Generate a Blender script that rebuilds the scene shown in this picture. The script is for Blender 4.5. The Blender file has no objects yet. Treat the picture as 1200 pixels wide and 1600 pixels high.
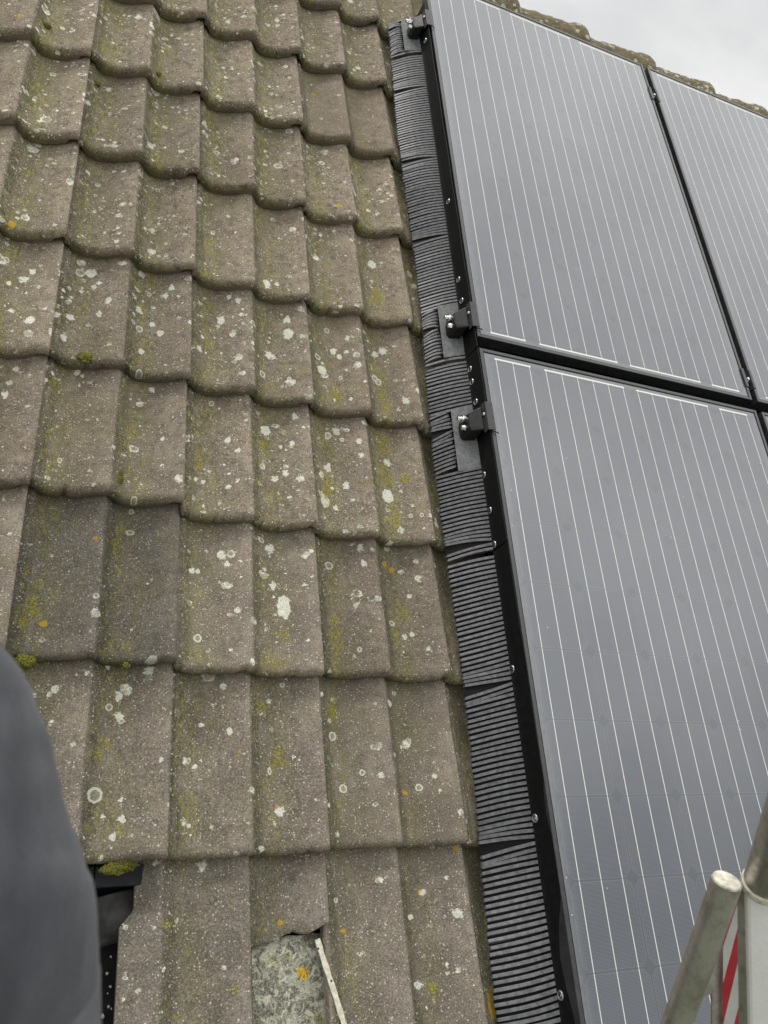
import bpy, bmesh, math, random
import numpy as np
from mathutils import Matrix, Vector
random.seed(7)
rng = np.random.default_rng(11)
S = bpy.context.scene
COL = S.collection

# ------------------------------------------------------------------ roof frame
# roof coordinates: u = across the roof, v = up the slope, w = off the roof
PITCH = math.radians(40)
cp, sp = math.cos(PITCH), math.sin(PITCH)
ROOF = Matrix(((1, 0, 0, 0), (0, cp, -sp, 0), (0, sp, cp, 5.0), (0, 0, 0, 1)))

# ------------------------------------------------------------------ camera
cr = Vector((0.90931783, -0.06910009, 0.41032458))
cd = Vector((0.12662247, -0.89339553, -0.43105821))
cf = Vector((0.39636831, 0.44392523, -0.80363086))
CPOS = Vector((-0.885, -0.110013772, 1.51818964))
cam = bpy.data.cameras.new('camera')
cam.sensor_fit = 'HORIZONTAL'; cam.sensor_width = 27.0
cam.lens = 27.0 * 1255 / 1200
cam.clip_start = 0.02; cam.clip_end = 3000
cam.dof.use_dof = True; cam.dof.focus_distance = 1.75; cam.dof.aperture_fstop = 8.5
camo = bpy.data.objects.new('camera', cam); COL.objects.link(camo)
camo.matrix_world = ROOF @ Matrix(((cr.x, -cd.x, -cf.x, CPOS.x), (cr.y, -cd.y, -cf.y, CPOS.y),
                                   (cr.z, -cd.z, -cf.z, CPOS.z), (0, 0, 0, 1)))
S.camera = camo

# ------------------------------------------------------------------ world, sun, exposure
SUN_EL, SUN_AZ = math.radians(52), math.radians(-38)
W = bpy.data.worlds.new('World'); S.world = W; W.use_nodes = True
nt = W.node_tree; nt.nodes.clear()
def wn(t, **k):
    n = nt.nodes.new(t)
    for a, b in k.items(): setattr(n, a, b)
    return n
sky = wn('ShaderNodeTexSky', sky_type='NISHITA', sun_disc=False)
sky.sun_elevation = SUN_EL; sky.sun_rotation = SUN_AZ
b1 = wn('ShaderNodeBackground'); b1.inputs[1].default_value = 0.10
nt.links.new(sky.outputs[0], b1.inputs[0])
tc = wn('ShaderNodeTexCoord')
mp = wn('ShaderNodeMapping'); mp.inputs['Scale'].default_value = (1, 1, 2.2)
nt.links.new(tc.outputs['Generated'], mp.inputs[0])
cn = wn('ShaderNodeTexNoise'); cn.inputs['Scale'].default_value = 2.6; cn.inputs['Detail'].default_value = 7
cn.inputs['Roughness'].default_value = 0.52; cn.inputs['Distortion'].default_value = 0.4
nt.links.new(mp.outputs[0], cn.inputs['Vector'])
cramp = wn('ShaderNodeValToRGB')
cramp.color_ramp.elements[0].position = 0.34; cramp.color_ramp.elements[0].color = (0.640, 0.638, 0.630, 1)
cramp.color_ramp.elements[1].position = 0.62; cramp.color_ramp.elements[1].color = (0.88, 0.875, 0.85, 1)
nt.links.new(cn.outputs['Fac'], cramp.inputs[0])
# large bright lobe added to the cloud, aimed where the upper panels reflect
dt = wn('ShaderNodeVectorMath', operation='DOT_PRODUCT')
nt.links.new(tc.outputs['Generated'], dt.inputs[0])
dt.inputs[1].default_value = (0.48, 0.22, 0.85)
glow = wn('ShaderNodeMapRange', interpolation_type='SMOOTHSTEP')
nt.links.new(dt.outputs['Value'], glow.inputs[0])
glow.inputs[1].default_value = 0.66; glow.inputs[2].default_value = 0.985; glow.inputs[3].default_value = 0.86; glow.inputs[4].default_value = 2.05
d2 = wn('ShaderNodeVectorMath', operation='DOT_PRODUCT')             # small bright spot added to the cloud for the lower panel's reflection
nt.links.new(tc.outputs['Generated'], d2.inputs[0]); d2.inputs[1].default_value = (0.56, -0.29, 0.776)
g2_ = wn('ShaderNodeMapRange', interpolation_type='SMOOTHSTEP')
nt.links.new(d2.outputs['Value'], g2_.inputs[0])
g2_.inputs[1].default_value = 0.945; g2_.inputs[2].default_value = 0.999; g2_.inputs[3].default_value = 0.0; g2_.inputs[4].default_value = 0.75
gsum = wn('ShaderNodeMath', operation='ADD')
nt.links.new(glow.outputs[0], gsum.inputs[0]); nt.links.new(g2_.outputs[0], gsum.inputs[1])
b2 = wn('ShaderNodeBackground')
nt.links.new(cramp.outputs[0], b2.inputs[0]); nt.links.new(gsum.outputs[0], b2.inputs[1])
mxs = wn('ShaderNodeMixShader'); mxs.inputs[0].default_value = 0.93
nt.links.new(b1.outputs[0], mxs.inputs[1]); nt.links.new(b2.outputs[0], mxs.inputs[2])
wo = wn('ShaderNodeOutputWorld'); nt.links.new(mxs.outputs[0], wo.inputs[0])
sun = bpy.data.lights.new('sun', 'SUN'); sun.energy = 1.2; sun.angle = math.radians(12); sun.color = (1, 0.965, 0.91)
suno = bpy.data.objects.new('sun', sun); COL.objects.link(suno)
sd = Vector((math.sin(SUN_AZ) * math.cos(SUN_EL), math.cos(SUN_AZ) * math.cos(SUN_EL), math.sin(SUN_EL)))
suno.rotation_euler = sd.to_track_quat('Z', 'Y').to_euler()
S.view_settings.view_transform = 'Standard'; S.view_settings.look = 'None'
S.view_settings.exposure = 0.42; S.view_settings.gamma = 1.0

# ------------------------------------------------------------------ helpers
def tag(o, label=None, cat=None, group=None, kind=None):
    if label: o['label'] = label
    if cat: o['category'] = cat
    if group: o['group'] = group
    if kind: o['kind'] = kind
    return o

def empty(name, loc, rot=None):
    o = bpy.data.objects.new(name, None); COL.objects.link(o)
    o.empty_display_size = 0.05
    m = Matrix.Translation(loc)
    o.matrix_world = ROOF @ (m @ rot.to_4x4() if rot else m)
    return o

class MB:
    """collects vertices and faces, then links them as ONE mesh object"""
    def __init__(s): s.v = []; s.f = []; s.uv = None
    def add(s, vs, fs):
        n = len(s.v); s.v += [tuple(p) for p in vs]; s.f += [tuple(i + n for i in q) for q in fs]
    def box(s, lo, hi, M=None):
        x0, y0, z0 = lo; x1, y1, z1 = hi
        vs = [(x0, y0, z0), (x1, y0, z0), (x1, y1, z0), (x0, y1, z0), (x0, y0, z1), (x1, y0, z1), (x1, y1, z1), (x0, y1, z1)]
        if M: vs = [M @ Vector(p) for p in vs]
        s.add(vs, [(0, 3, 2, 1), (4, 5, 6, 7), (0, 1, 5, 4), (1, 2, 6, 5), (2, 3, 7, 6), (3, 0, 4, 7)])
    def tube(s, pts, rad, n=20, cap=True, squash=None):
        pts = [Vector(p) for p in pts]; rings = []
        ref = None
        for i, p in enumerate(pts):
            d = (pts[min(i + 1, len(pts) - 1)] - pts[max(i - 1, 0)]).normalized()
            if ref is None: ref = d.orthogonal().normalized() if squash is None else (squash - d * squash.dot(d)).normalized()
            a = (ref - d * ref.dot(d)).normalized(); b = d.cross(a); ref = a
            r = rad[i] if isinstance(rad, (list, tuple)) else rad
            ra, rb = r if isinstance(r, tuple) else (r, r)
            rings.append([p + a * ra * math.cos(2 * math.pi * k / n) + b * rb * math.sin(2 * math.pi * k / n) for k in range(n)])
        vs = [q for r in rings for q in r]; fs = []
        for i in range(len(rings) - 1):
            for k in range(n):
                fs.append((i * n + k, i * n + (k + 1) % n, (i + 1) * n + (k + 1) % n, (i + 1) * n + k))
        if cap:
            fs.append(tuple(range(n - 1, -1, -1))); fs.append(tuple((len(rings) - 1) * n + k for k in range(n)))
        s.add(vs, fs)
    def prism(s, poly, axis0, axis1):
        """polygon (list of Vectors, planar) extruded by the vector axis1"""
        n = len(poly); a = [Vector(p) for p in poly]; b = [p + Vector(axis1) for p in a]
        s.add(a + b, [tuple(range(n - 1, -1, -1)), tuple(range(n, 2 * n))] + [(i, (i + 1) % n, (i + 1) % n + n, i + n) for i in range(n)])
    def build(s, name, mat, parent=None, M=None, smooth=None, bevel=0, uvs=None):
        me = bpy.data.meshes.new(name); me.from_pydata(s.v, [], s.f)
        me.materials.append(mat)
        bm = bmesh.new(); bm.from_mesh(me); bmesh.ops.recalc_face_normals(bm, faces=bm.faces); bm.to_mesh(me); bm.free()
        if smooth is not None:
            me.shade_smooth(); me.set_sharp_from_angle(angle=math.radians(smooth))
        o = bpy.data.objects.new(name, me); COL.objects.link(o)
        if parent: o.parent = parent                    # vertices are in the parent's own frame
        if M is not None:
            if parent: o.matrix_basis = M
            else: o.matrix_world = ROOF @ M
        elif not parent: o.matrix_world = ROOF
        if bevel:
            b = o.modifiers.new('bevel', 'BEVEL'); b.width = bevel; b.segments = 2; b.limit_method = 'ANGLE'
            b.harden_normals = False
        return o

# numpy value noise -------------------------------------------------
def vnoise(x, y, seed, freq):
    r = np.random.default_rng(seed); g = r.random((64, 64))
    x = np.asarray(x) * freq + 17.3; y = np.asarray(y) * freq + 9.1
    xi = np.floor(x).astype(int); yi = np.floor(y).astype(int); fx = x - xi; fy = y - yi
    fx = fx * fx * (3 - 2 * fx); fy = fy * fy * (3 - 2 * fy)
    a = g[xi % 64, yi % 64]; b = g[(xi + 1) % 64, yi % 64]; c = g[xi % 64, (yi + 1) % 64]; d = g[(xi + 1) % 64, (yi + 1) % 64]
    return (a * (1 - fx) + b * fx) * (1 - fy) + (c * (1 - fx) + d * fx) * fy - 0.5

# node graph helper --------------------------------------------------
class G:
    def __init__(s, name):
        s.m = bpy.data.materials.new(name); s.m.use_nodes = True; s.t = s.m.node_tree; s.t.nodes.clear()
        s.out = s.t.nodes.new('ShaderNodeOutputMaterial'); s.bsdf = s.t.nodes.new('ShaderNodeBsdfPrincipled')
        s.t.links.new(s.bsdf.outputs[0], s.out.inputs[0])
    def n(s, t, ins=None, **k):
        nd = s.t.nodes.new(t)
        for a, b in k.items(): setattr(nd, a, b)
        for a, b in (ins or {}).items(): s.set(nd.inputs[a], b)
        return nd
    def set(s, sock, b):
        if isinstance(b, bpy.types.NodeSocket): s.t.links.new(b, sock)
        elif isinstance(b, (tuple, list)) and len(b) == 3 and sock.type == 'RGBA': sock.default_value = (*b, 1)
        else: sock.default_value = b
    def math(s, op, a, b=0.0, c=None, clamp=False):
        nd = s.n('ShaderNodeMath', operation=op, use_clamp=clamp); s.set(nd.inputs[0], a); s.set(nd.inputs[1], b)
        if c is not None: s.set(nd.inputs[2], c)
        return nd.outputs[0]
    def vmath(s, op, a, b):
        nd = s.n('ShaderNodeVectorMath', operation=op); s.set(nd.inputs[0], a); s.set(nd.inputs[1], b); return nd.outputs[0]
    def mix(s, fac, a, b, blend='MIX'):
        nd = s.n('ShaderNodeMix', data_type='RGBA', blend_type=blend); s.set(nd.inputs[0], fac); s.set(nd.inputs[6], a); s.set(nd.inputs[7], b); return nd.outputs[2]
    def step(s, x, lo, hi):
        nd = s.n('ShaderNodeMapRange', interpolation_type='SMOOTHSTEP'); s.set(nd.inputs[0], x); nd.inputs[1].default_value = lo; nd.inputs[2].default_value = hi; return nd.outputs[0]
    def noise(s, vec, scale, detail=3, rough=0.55, dist=0.0):
        nd = s.n('ShaderNodeTexNoise', {'Vector': vec, 'Scale': scale, 'Detail': detail, 'Roughness': rough, 'Distortion': dist}); return nd.outputs['Fac']
    def voro(s, vec, scale, rand=1.0, dim='3D'):
        nd = s.n('ShaderNodeTexVoronoi', {'Vector': vec, 'Scale': scale, 'Randomness': rand}, voronoi_dimensions=dim); return nd.outputs['Distance'], nd.outputs['Color']
    def sep(s, c):
        nd = s.n('ShaderNodeSeparateColor'); s.set(nd.inputs[0], c); return nd.outputs
    def attr(s, name, typ='GEOMETRY'):
        return s.n('ShaderNodeAttribute', attribute_name=name, attribute_type=typ).outputs['Fac']
    def bump(s, h, strength, dist):
        nd = s.n('ShaderNodeBump', {'Height': h, 'Strength': strength, 'Distance': dist}); s.set(s.bsdf.inputs['Normal'], nd.outputs[0]); return nd
    def done(s, color, rough=0.8, metal=0.0, spec=0.5, **k):
        s.set(s.bsdf.inputs['Base Color'], color); s.set(s.bsdf.inputs['Roughness'], rough)
        s.set(s.bsdf.inputs['Metallic'], metal); s.set(s.bsdf.inputs['Specular IOR Level'], spec)
        for a, b in k.items(): s.set(s.bsdf.inputs[a], b)
        return s.m

# ------------------------------------------------------------------ materials
def concrete_tile_material():
    g = G('weathered_concrete')
    uv = g.n('ShaderNodeUVMap', uv_map='surface').outputs[0]
    rnd = g.n('ShaderNodeObjectInfo').outputs['Random']
    sx = g.n('ShaderNodeSeparateXYZ', {0: uv}).outputs
    X, Y = sx[0], sx[1]
    off = g.n('ShaderNodeCombineXYZ', {0: g.math('MULTIPLY', rnd, 37.0), 1: g.math('MULTIPLY', rnd, 71.0), 2: g.math('MULTIPLY', rnd, 13.0)}).outputs[0]
    P = g.vmath('ADD', uv, off)
    grey = g.attr('greyness', 'OBJECT'); lich = g.attr('lichen', 'OBJECT'); moss = g.attr('moss', 'OBJECT'); tone = g.attr('tone', 'OBJECT')
    # warm / grey base with slow mottling
    n1 = g.noise(P, 9, 4, 0.6); n2 = g.noise(P, 34, 4, 0.6); n3 = g.noise(P, 66, 3, 0.6)
    warm = g.mix(g.step(n1, 0.3, 0.7), (0.205, 0.164, 0.126), (0.305, 0.250, 0.193))
    cold = g.mix(g.step(n1, 0.3, 0.7), (0.122, 0.112, 0.098), (0.226, 0.203, 0.176))
    c = g.mix(grey, warm, cold)
    # soot and algae staining
    st = g.step(g.math('ADD', n2, g.math('MULTIPLY', n1, 0.5)), 0.72, 0.98)
    c = g.mix(g.math('MULTIPLY', st, 0.55), c, (0.085, 0.080, 0.064))
    bl = g.step(n3, 0.53, 0.62)
    bl = g.math('MULTIPLY', bl, g.math('MULTIPLY', lich, 0.85))
    c = g.mix(bl, c, (0.105, 0.082, 0.055))
    # broad greenish wash running down the channel
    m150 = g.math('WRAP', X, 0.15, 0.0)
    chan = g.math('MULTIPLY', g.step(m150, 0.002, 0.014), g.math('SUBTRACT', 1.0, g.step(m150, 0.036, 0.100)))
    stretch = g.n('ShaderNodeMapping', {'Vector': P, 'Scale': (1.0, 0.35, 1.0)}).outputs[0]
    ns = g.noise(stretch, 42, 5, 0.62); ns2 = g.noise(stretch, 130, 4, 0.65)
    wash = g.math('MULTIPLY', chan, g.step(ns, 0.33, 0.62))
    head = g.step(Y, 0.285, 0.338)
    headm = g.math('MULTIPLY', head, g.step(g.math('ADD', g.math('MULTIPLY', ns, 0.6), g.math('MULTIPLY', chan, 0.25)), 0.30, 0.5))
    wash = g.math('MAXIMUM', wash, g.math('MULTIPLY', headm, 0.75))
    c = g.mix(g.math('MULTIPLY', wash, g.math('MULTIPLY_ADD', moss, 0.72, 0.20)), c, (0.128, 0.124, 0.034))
    drk = g.math('MULTIPLY', g.math('MULTIPLY', g.step(m150, 0.001, 0.006), g.math('SUBTRACT', 1.0, g.step(m150, 0.014, 0.036))), 0.8)  # dark band beside each roll: algae, with trough shade painted in
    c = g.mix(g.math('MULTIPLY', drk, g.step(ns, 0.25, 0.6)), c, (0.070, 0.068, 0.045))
    wide = g.math('MULTIPLY', g.step(g.noise(P, 16, 4, 0.65), 0.46, 0.66), 0.55)
    c = g.mix(g.math('MULTIPLY', wide, moss), c, (0.200, 0.182, 0.078))
    film = g.math('MULTIPLY', g.step(g.noise(P, 27, 5, 0.7), 0.52, 0.66), g.math('MULTIPLY', lich, 0.50))   # thin pale crust
    c = g.mix(film, c, (0.33, 0.30, 0.19))
    streak = g.step(g.noise(g.n('ShaderNodeMapping', {'Vector': P, 'Scale': (1.0, 0.10, 1.0)}).outputs[0], 55, 4, 0.6), 0.52, 0.72)  # run-off streaks
    c = g.mix(g.math('MULTIPLY', streak, 0.34), c, (0.088, 0.080, 0.058))
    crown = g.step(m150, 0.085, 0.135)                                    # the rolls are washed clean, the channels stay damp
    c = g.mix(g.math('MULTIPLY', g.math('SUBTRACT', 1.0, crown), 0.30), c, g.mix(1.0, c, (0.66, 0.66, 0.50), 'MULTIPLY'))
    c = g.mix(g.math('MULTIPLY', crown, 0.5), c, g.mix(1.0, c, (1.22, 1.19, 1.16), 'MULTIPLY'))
    # sand grains
    gr = g.noise(P, 330, 2, 0.7)
    c = g.mix(g.math('MULTIPLY', g.step(gr, 0.50, 0.66), 0.42), c, (0.40, 0.345, 0.265))
    c = g.mix(g.math('MULTIPLY', g.math('SUBTRACT', 1.0, g.step(gr, 0.34, 0.49)), 0.50), c, (0.055, 0.048, 0.040))
    d0, c0 = g.voro(P, 235, dim='2D')
    s0 = g.sep(c0)
    sp0 = g.math('MULTIPLY', g.math('LESS_THAN', d0, g.math('MULTIPLY', s0[1], 0.36)), g.math('GREATER_THAN', s0[0], 0.80))
    c = g.mix(g.math('MULTIPLY', sp0, 0.75), c, g.mix(s0[2], (0.46, 0.41, 0.33), (0.66, 0.62, 0.54)))
    # bright yellow-green moss flecks in the channel
    fl = g.math('MULTIPLY', g.math('MULTIPLY', g.step(ns2, 0.51, 0.60), g.step(ns, 0.42, 0.58)), chan)
    c = g.mix(g.math('MULTIPLY', fl, moss), c, (0.29, 0.27, 0.055))
    # white lichen, three sizes
    wob = g.n('ShaderNodeTexNoise', {'Vector': P, 'Scale': 190.0, 'Detail': 3.0, 'Roughness': 0.6}).outputs['Color']
    Pw = g.vmath('ADD', P, g.vmath('MULTIPLY', g.vmath('SUBTRACT', wob, (0.5, 0.5, 0.5)), (0.013, 0.013, 0.013)))
    clump = g.step(g.noise(P, 17, 2, 0.5), 0.40, 0.60)
    total = None
    for scale, rmin, rmax, keep in ((24, 0.08, 0.27, 0.50), (50, 0.08, 0.27, 0.40), (120, 0.08, 0.26, 0.34)):
        d, cc = g.voro(Pw, scale, dim='2D'); q = g.sep(cc)
        rad = g.math('MULTIPLY', g.math('MULTIPLY_ADD', q[1], rmax, rmin), g.math('MULTIPLY_ADD', clump, 0.75, 0.27))
        on = g.math('LESS_THAN', q[0], g.math('MULTIPLY', lich, keep))
        f = g.math('SUBTRACT', rad, d)
        msk = g.math('MULTIPLY', g.step(f, 0.0, 0.05), on)
        ring = g.math('MULTIPLY', g.step(f, 0.11, 0.16), g.math('GREATER_THAN', q[2], 0.62))   # ring-shaped ones
        msk = g.math('MULTIPLY', msk, g.math('SUBTRACT', 1.0, g.math('MULTIPLY', ring, 0.75)))
        total = msk if total is None else g.math('MAXIMUM', total, msk)
    lc = g.mix(g.step(g.noise(P, 75, 3), 0.35, 0.65), (0.38, 0.37, 0.26), (0.80, 0.78, 0.69))
    total = g.math('MULTIPLY', total, g.step(gr, 0.30, 0.46))
    c = g.mix(g.math('MULTIPLY', total, 0.88), c, lc)
    # yellow and orange lichen
    dy, cy = g.voro(Pw, 26, dim='2D'); qy = g.sep(cy)
    ym = g.math('MULTIPLY', g.math('LESS_THAN', dy, g.math('MULTIPLY', qy[1], 0.20)), g.math('GREATER_THAN', qy[0], 0.994))
    c = g.mix(ym, c, (0.42, 0.26, 0.035))
    # particular growths and droppings recorded on the tile itself
    wobf = g.math('MULTIPLY', g.math('SUBTRACT', g.noise(P, 130, 4, 0.65), 0.5), 2.3)
    wf = g.math('ADD', g.attr('white_mark'), wobf)
    c = g.mix(g.math('MULTIPLY', g.step(wf, 0.05, 0.22), g.math('MULTIPLY_ADD', g.step(gr, 0.32, 0.48), 0.6, 0.36)), c, g.mix(g.noise(P, 120, 2), (0.44, 0.44, 0.34), (0.78, 0.77, 0.69)))
    rf = g.math('ADD', g.attr('ring_mark'), g.math('MULTIPLY', wobf, 0.3))
    rm = g.math('MULTIPLY', g.step(rf, 0.05, 0.15), g.math('SUBTRACT', 1.0, g.math('MULTIPLY', g.step(rf, 0.36, 0.46), 0.78)))
    c = g.mix(rm, c, (0.52, 0.52, 0.43))
    of = g.math('ADD', g.attr('orange_mark'), g.math('MULTIPLY', wobf, 0.9))
    c = g.mix(g.step(of, 0.10, 0.2), c, g.mix(g.noise(P, 300, 2), (0.26, 0.15, 0.020), (0.55, 0.36, 0.04)))
    gf = g.math('ADD', g.attr('moss_mark'), g.math('MULTIPLY', wobf, 0.9))
    c = g.mix(g.math('MULTIPLY', g.math('MULTIPLY', g.step(gf, 0.0, 0.7), 0.95), g.math('MULTIPLY_ADD', g.step(ns2, 0.42, 0.58), 0.8, 0.15)), c, g.mix(g.step(gr, 0.4, 0.6), (0.12, 0.105, 0.02), (0.32, 0.28, 0.035)))
    tn = g.n('ShaderNodeCombineColor', {0: tone, 1: tone, 2: tone}).outputs[0]
    c = g.mix(1.0, c, tn, 'MULTIPLY')
    h = g.math('ADD', g.math('MULTIPLY', gr, 0.6), g.math('ADD', g.math('MULTIPLY', total, 0.35), g.math('MULTIPLY', n3, 0.9)))
    g.bump(h, 0.75, 0.0022)
    return g.done(c, 0.93, spec=0.25)

def simple(name, col, rough=0.6, metal=0.0, spec=0.5, var=0.25, scale=40, bump=0.0, bscale=200, **k):
    g = G(name); oc = g.n('ShaderNodeTexCoord').outputs['Object']
    n = g.noise(oc, scale, 4, 0.6)
    a = tuple(x * (1 - var) for x in col); b = tuple(min(1, x * (1 + var)) for x in col)
    c = g.mix(g.step(n, 0.3, 0.7), a, b)
    if bump: g.bump(g.noise(oc, bscale, 3, 0.6), bump, 0.002)
    r = g.math('MULTIPLY_ADD', n, 0.25, rough - 0.12)
    return g.done(c, r, metal, spec, **k)

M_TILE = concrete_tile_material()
M_FRAME = simple('black_anodised_aluminium', (0.028, 0.028, 0.030), 0.34, 0.0, 0.6, 0.3, 60)
M_BLACK = simple('black_coated_metal', (0.006, 0.006, 0.0065), 0.52, 0.0, 0.18, 0.3, 60)
M_TOOTH = simple('dusty_black_plastic', (0.125, 0.127, 0.132), 0.47, 0.0, 0.6, 0.35, 90)
M_PLATE = simple('grey_plastic_sheet', (0.14, 0.144, 0.148), 0.45, 0.0, 0.5, 0.3, 90)
M_RING = simple('bright_washer', (0.45, 0.47, 0.49), 0.36, 0.7, 0.5, 0.1, 60)
M_CHROME = simple('stainless_steel', (0.72, 0.72, 0.70), 0.22, 1.0, 0.5, 0.15, 60)
M_BLOCK = simple('black_rail_block', (0.011, 0.011, 0.012), 0.45, 0.0, 0.35, 0.3, 80, 0.2)
M_DARKSTEEL = simple('dark_bracket', (0.035, 0.036, 0.038), 0.42, 0.0, 0.5, 0.3, 80, 0.2)
M_DECK = simple('black_underlay', (0.010, 0.010, 0.010), 0.8, 0, 0.2, 0.4, 30, 0.3)
M_MEMB = simple('grey_membrane', (0.036, 0.035, 0.033), 0.75, 0, 0.3, 0.55, 22, 0.4)
M_BATTEN = simple('dark_stained_timber', (0.016, 0.017, 0.020), 0.7, 0, 0.3, 0.4, 50, 0.3)

def panel_material():
    g = G('solar_cells')
    uv = g.n('ShaderNodeUVMap', uv_map='surface').outputs[0]
    s = g.n('ShaderNodeSeparateXYZ', {0: uv}).outputs
    x = g.math('SUBTRACT', s[0], 0.022); y = g.math('SUBTRACT', s[1], 0.035)      # cell field 6 x 10 of 158 mm
    CP = 0.158
    cx = g.math('WRAP', x, CP, 0.0); cy = g.math('WRAP', y, CP, 0.0)
    inx = g.math('MULTIPLY', g.math('GREATER_THAN', x, 0.0), g.math('LESS_THAN', x, 6 * CP))
    iny = g.math('MULTIPLY', g.math('GREATER_THAN', y, 0.0), g.math('LESS_THAN', y, 10 * CP))
    inside = g.math('MULTIPLY', inx, iny)
    ax = g.math('ABSOLUTE', g.math('SUBTRACT', cx, CP / 2)); ay = g.math('ABSOLUTE', g.math('SUBTRACT', cy, CP / 2))
    half = 0.0770
    # pseudo-square cell with cut corners: signed distance to its outline
    sd_ = g.math('MAXIMUM', g.math('MAXIMUM', ax, ay), g.math('MULTIPLY', g.math('ADD', ax, g.math('SUBTRACT', ay, 0.0135 - 0.0015)), 0.7071 * 1.0))
    sd_ = g.math('MAXIMUM', g.math('MAXIMUM', ax, ay), g.math('SUBTRACT', g.math('ADD', ax, ay), half - 0.0135))
    cell = g.math('MULTIPLY', g.math('LESS_THAN', sd_, half), inside)
    rim = g.math('MULTIPLY', g.math('LESS_THAN', g.math('ABSOLUTE', g.math('SUBTRACT', sd_, half - 0.0007)), 0.0007), inside)
    oc = g.n('ShaderNodeTexCoord').outputs['Object']
    dn = g.noise(oc, 3.0, 4, 0.6); dn2 = g.noise(oc, 60, 4, 0.65)
    cellid = g.n('ShaderNodeTexWhiteNoise', noise_dimensions='2D')
    g.set(cellid.inputs['Vector'], g.n('ShaderNodeCombineXYZ', {0: g.math('FLOOR', g.math('DIVIDE', x, CP)), 1: g.math('FLOOR', g.math('DIVIDE', y, CP)), 2: 0.0}).outputs[0])
    ccol = g.mix(cellid.outputs[0], (0.036, 0.046, 0.068), (0.047, 0.057, 0.079))
    # contact fingers
    fy = g.math('WRAP', y, 0.0022, 0.0)
    fing = g.math('MULTIPLY', g.math('LESS_THAN', fy, 0.0007), cell)
    ccol = g.mix(g.math('MULTIPLY', fing, 0.40), ccol, (0.26, 0.26, 0.27))
    c = g.mix(cell, (0.053, 0.063, 0.077), ccol)
    c = g.mix(g.math('MULTIPLY', rim, 0.40), c, (0.17, 0.175, 0.19))
    # three busbars per cell, tinned copper
    bx = g.math('WRAP', x, CP / 3, 0.0)
    bar = g.math('LESS_THAN', g.math('ABSOLUTE', g.math('SUBTRACT', bx, CP / 6)), 0.00095)
    bar = g.math('MULTIPLY', bar, g.math('MULTIPLY', inx, g.math('MULTIPLY', g.math('GREATER_THAN', y, -0.008), g.math('LESS_THAN', y, 10 * CP + 0.008))))
    gapy = g.math('SUBTRACT', 1.0, g.math('MULTIPLY', g.math('GREATER_THAN', ay, 0.0778), 0.55))
    c = g.mix(g.math('MULTIPLY', bar, gapy), c, (0.74, 0.74, 0.68))
    # string ribbons: 1-2-2-1 cells at the lower end of the field, 2-2-2 at the other
    def ribbon(y0, y1, starts):
        m = g.math('MULTIPLY', g.math('GREATER_THAN', y, y0), g.math('LESS_THAN', y, y1)); t = None
        for a, b in starts:
            q = g.math('MULTIPLY', g.math('GREATER_THAN', x, a * CP + CP / 6 - 0.004), g.math('LESS_THAN', x, b * CP - CP / 6 + 0.004))
            t = q if t is None else g.math('MAXIMUM', t, q)
        return g.math('MULTIPLY', m, t)
    rb = g.math('MAXIMUM', ribbon(-0.0125, -0.0075, ((0, 1), (1, 3), (3, 5), (5, 6))), ribbon(10 * CP + 0.0075, 10 * CP + 0.0125, ((0, 2), (2, 4), (4, 6))))
    c = g.mix(rb, c, (0.80, 0.79, 0.72))
    # film of dust, thicker along the edges
    ed = g.math('MINIMUM', g.math('MINIMUM', s[0], g.math('SUBTRACT', 0.992, s[0])), g.math('MINIMUM', s[1], g.math('SUBTRACT', 1.65, s[1])))
    edust = g.math('SUBTRACT', 1.0, g.step(ed, 0.008, 0.04))
    dust = g.math('ADD', g.math('MULTIPLY_ADD', g.step(dn, 0.25, 0.75), 0.08, 0.03), g.math('MULTIPLY', edust, g.math('MULTIPLY', dn2, 0.42)))
    c = g.mix(dust, c, (0.34, 0.35, 0.35))
    d1, c1 = g.voro(oc, 75); q1 = g.sep(c1)
    grit = g.math('MULTIPLY', g.math('LESS_THAN', d1, 0.10), g.math('GREATER_THAN', g.math('ADD', q1[0], g.math('MULTIPLY', edust, 0.14)), 0.985))
    c = g.mix(grit, c, (0.62, 0.62, 0.55))
    g.bump(g.noise(oc, 420, 2, 0.5), 0.06, 0.001)
    return g.done(c, g.math('MULTIPLY_ADD', dn, 0.09, 0.10), 0.0, 0.95)
M_CELLS = panel_material()

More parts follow.
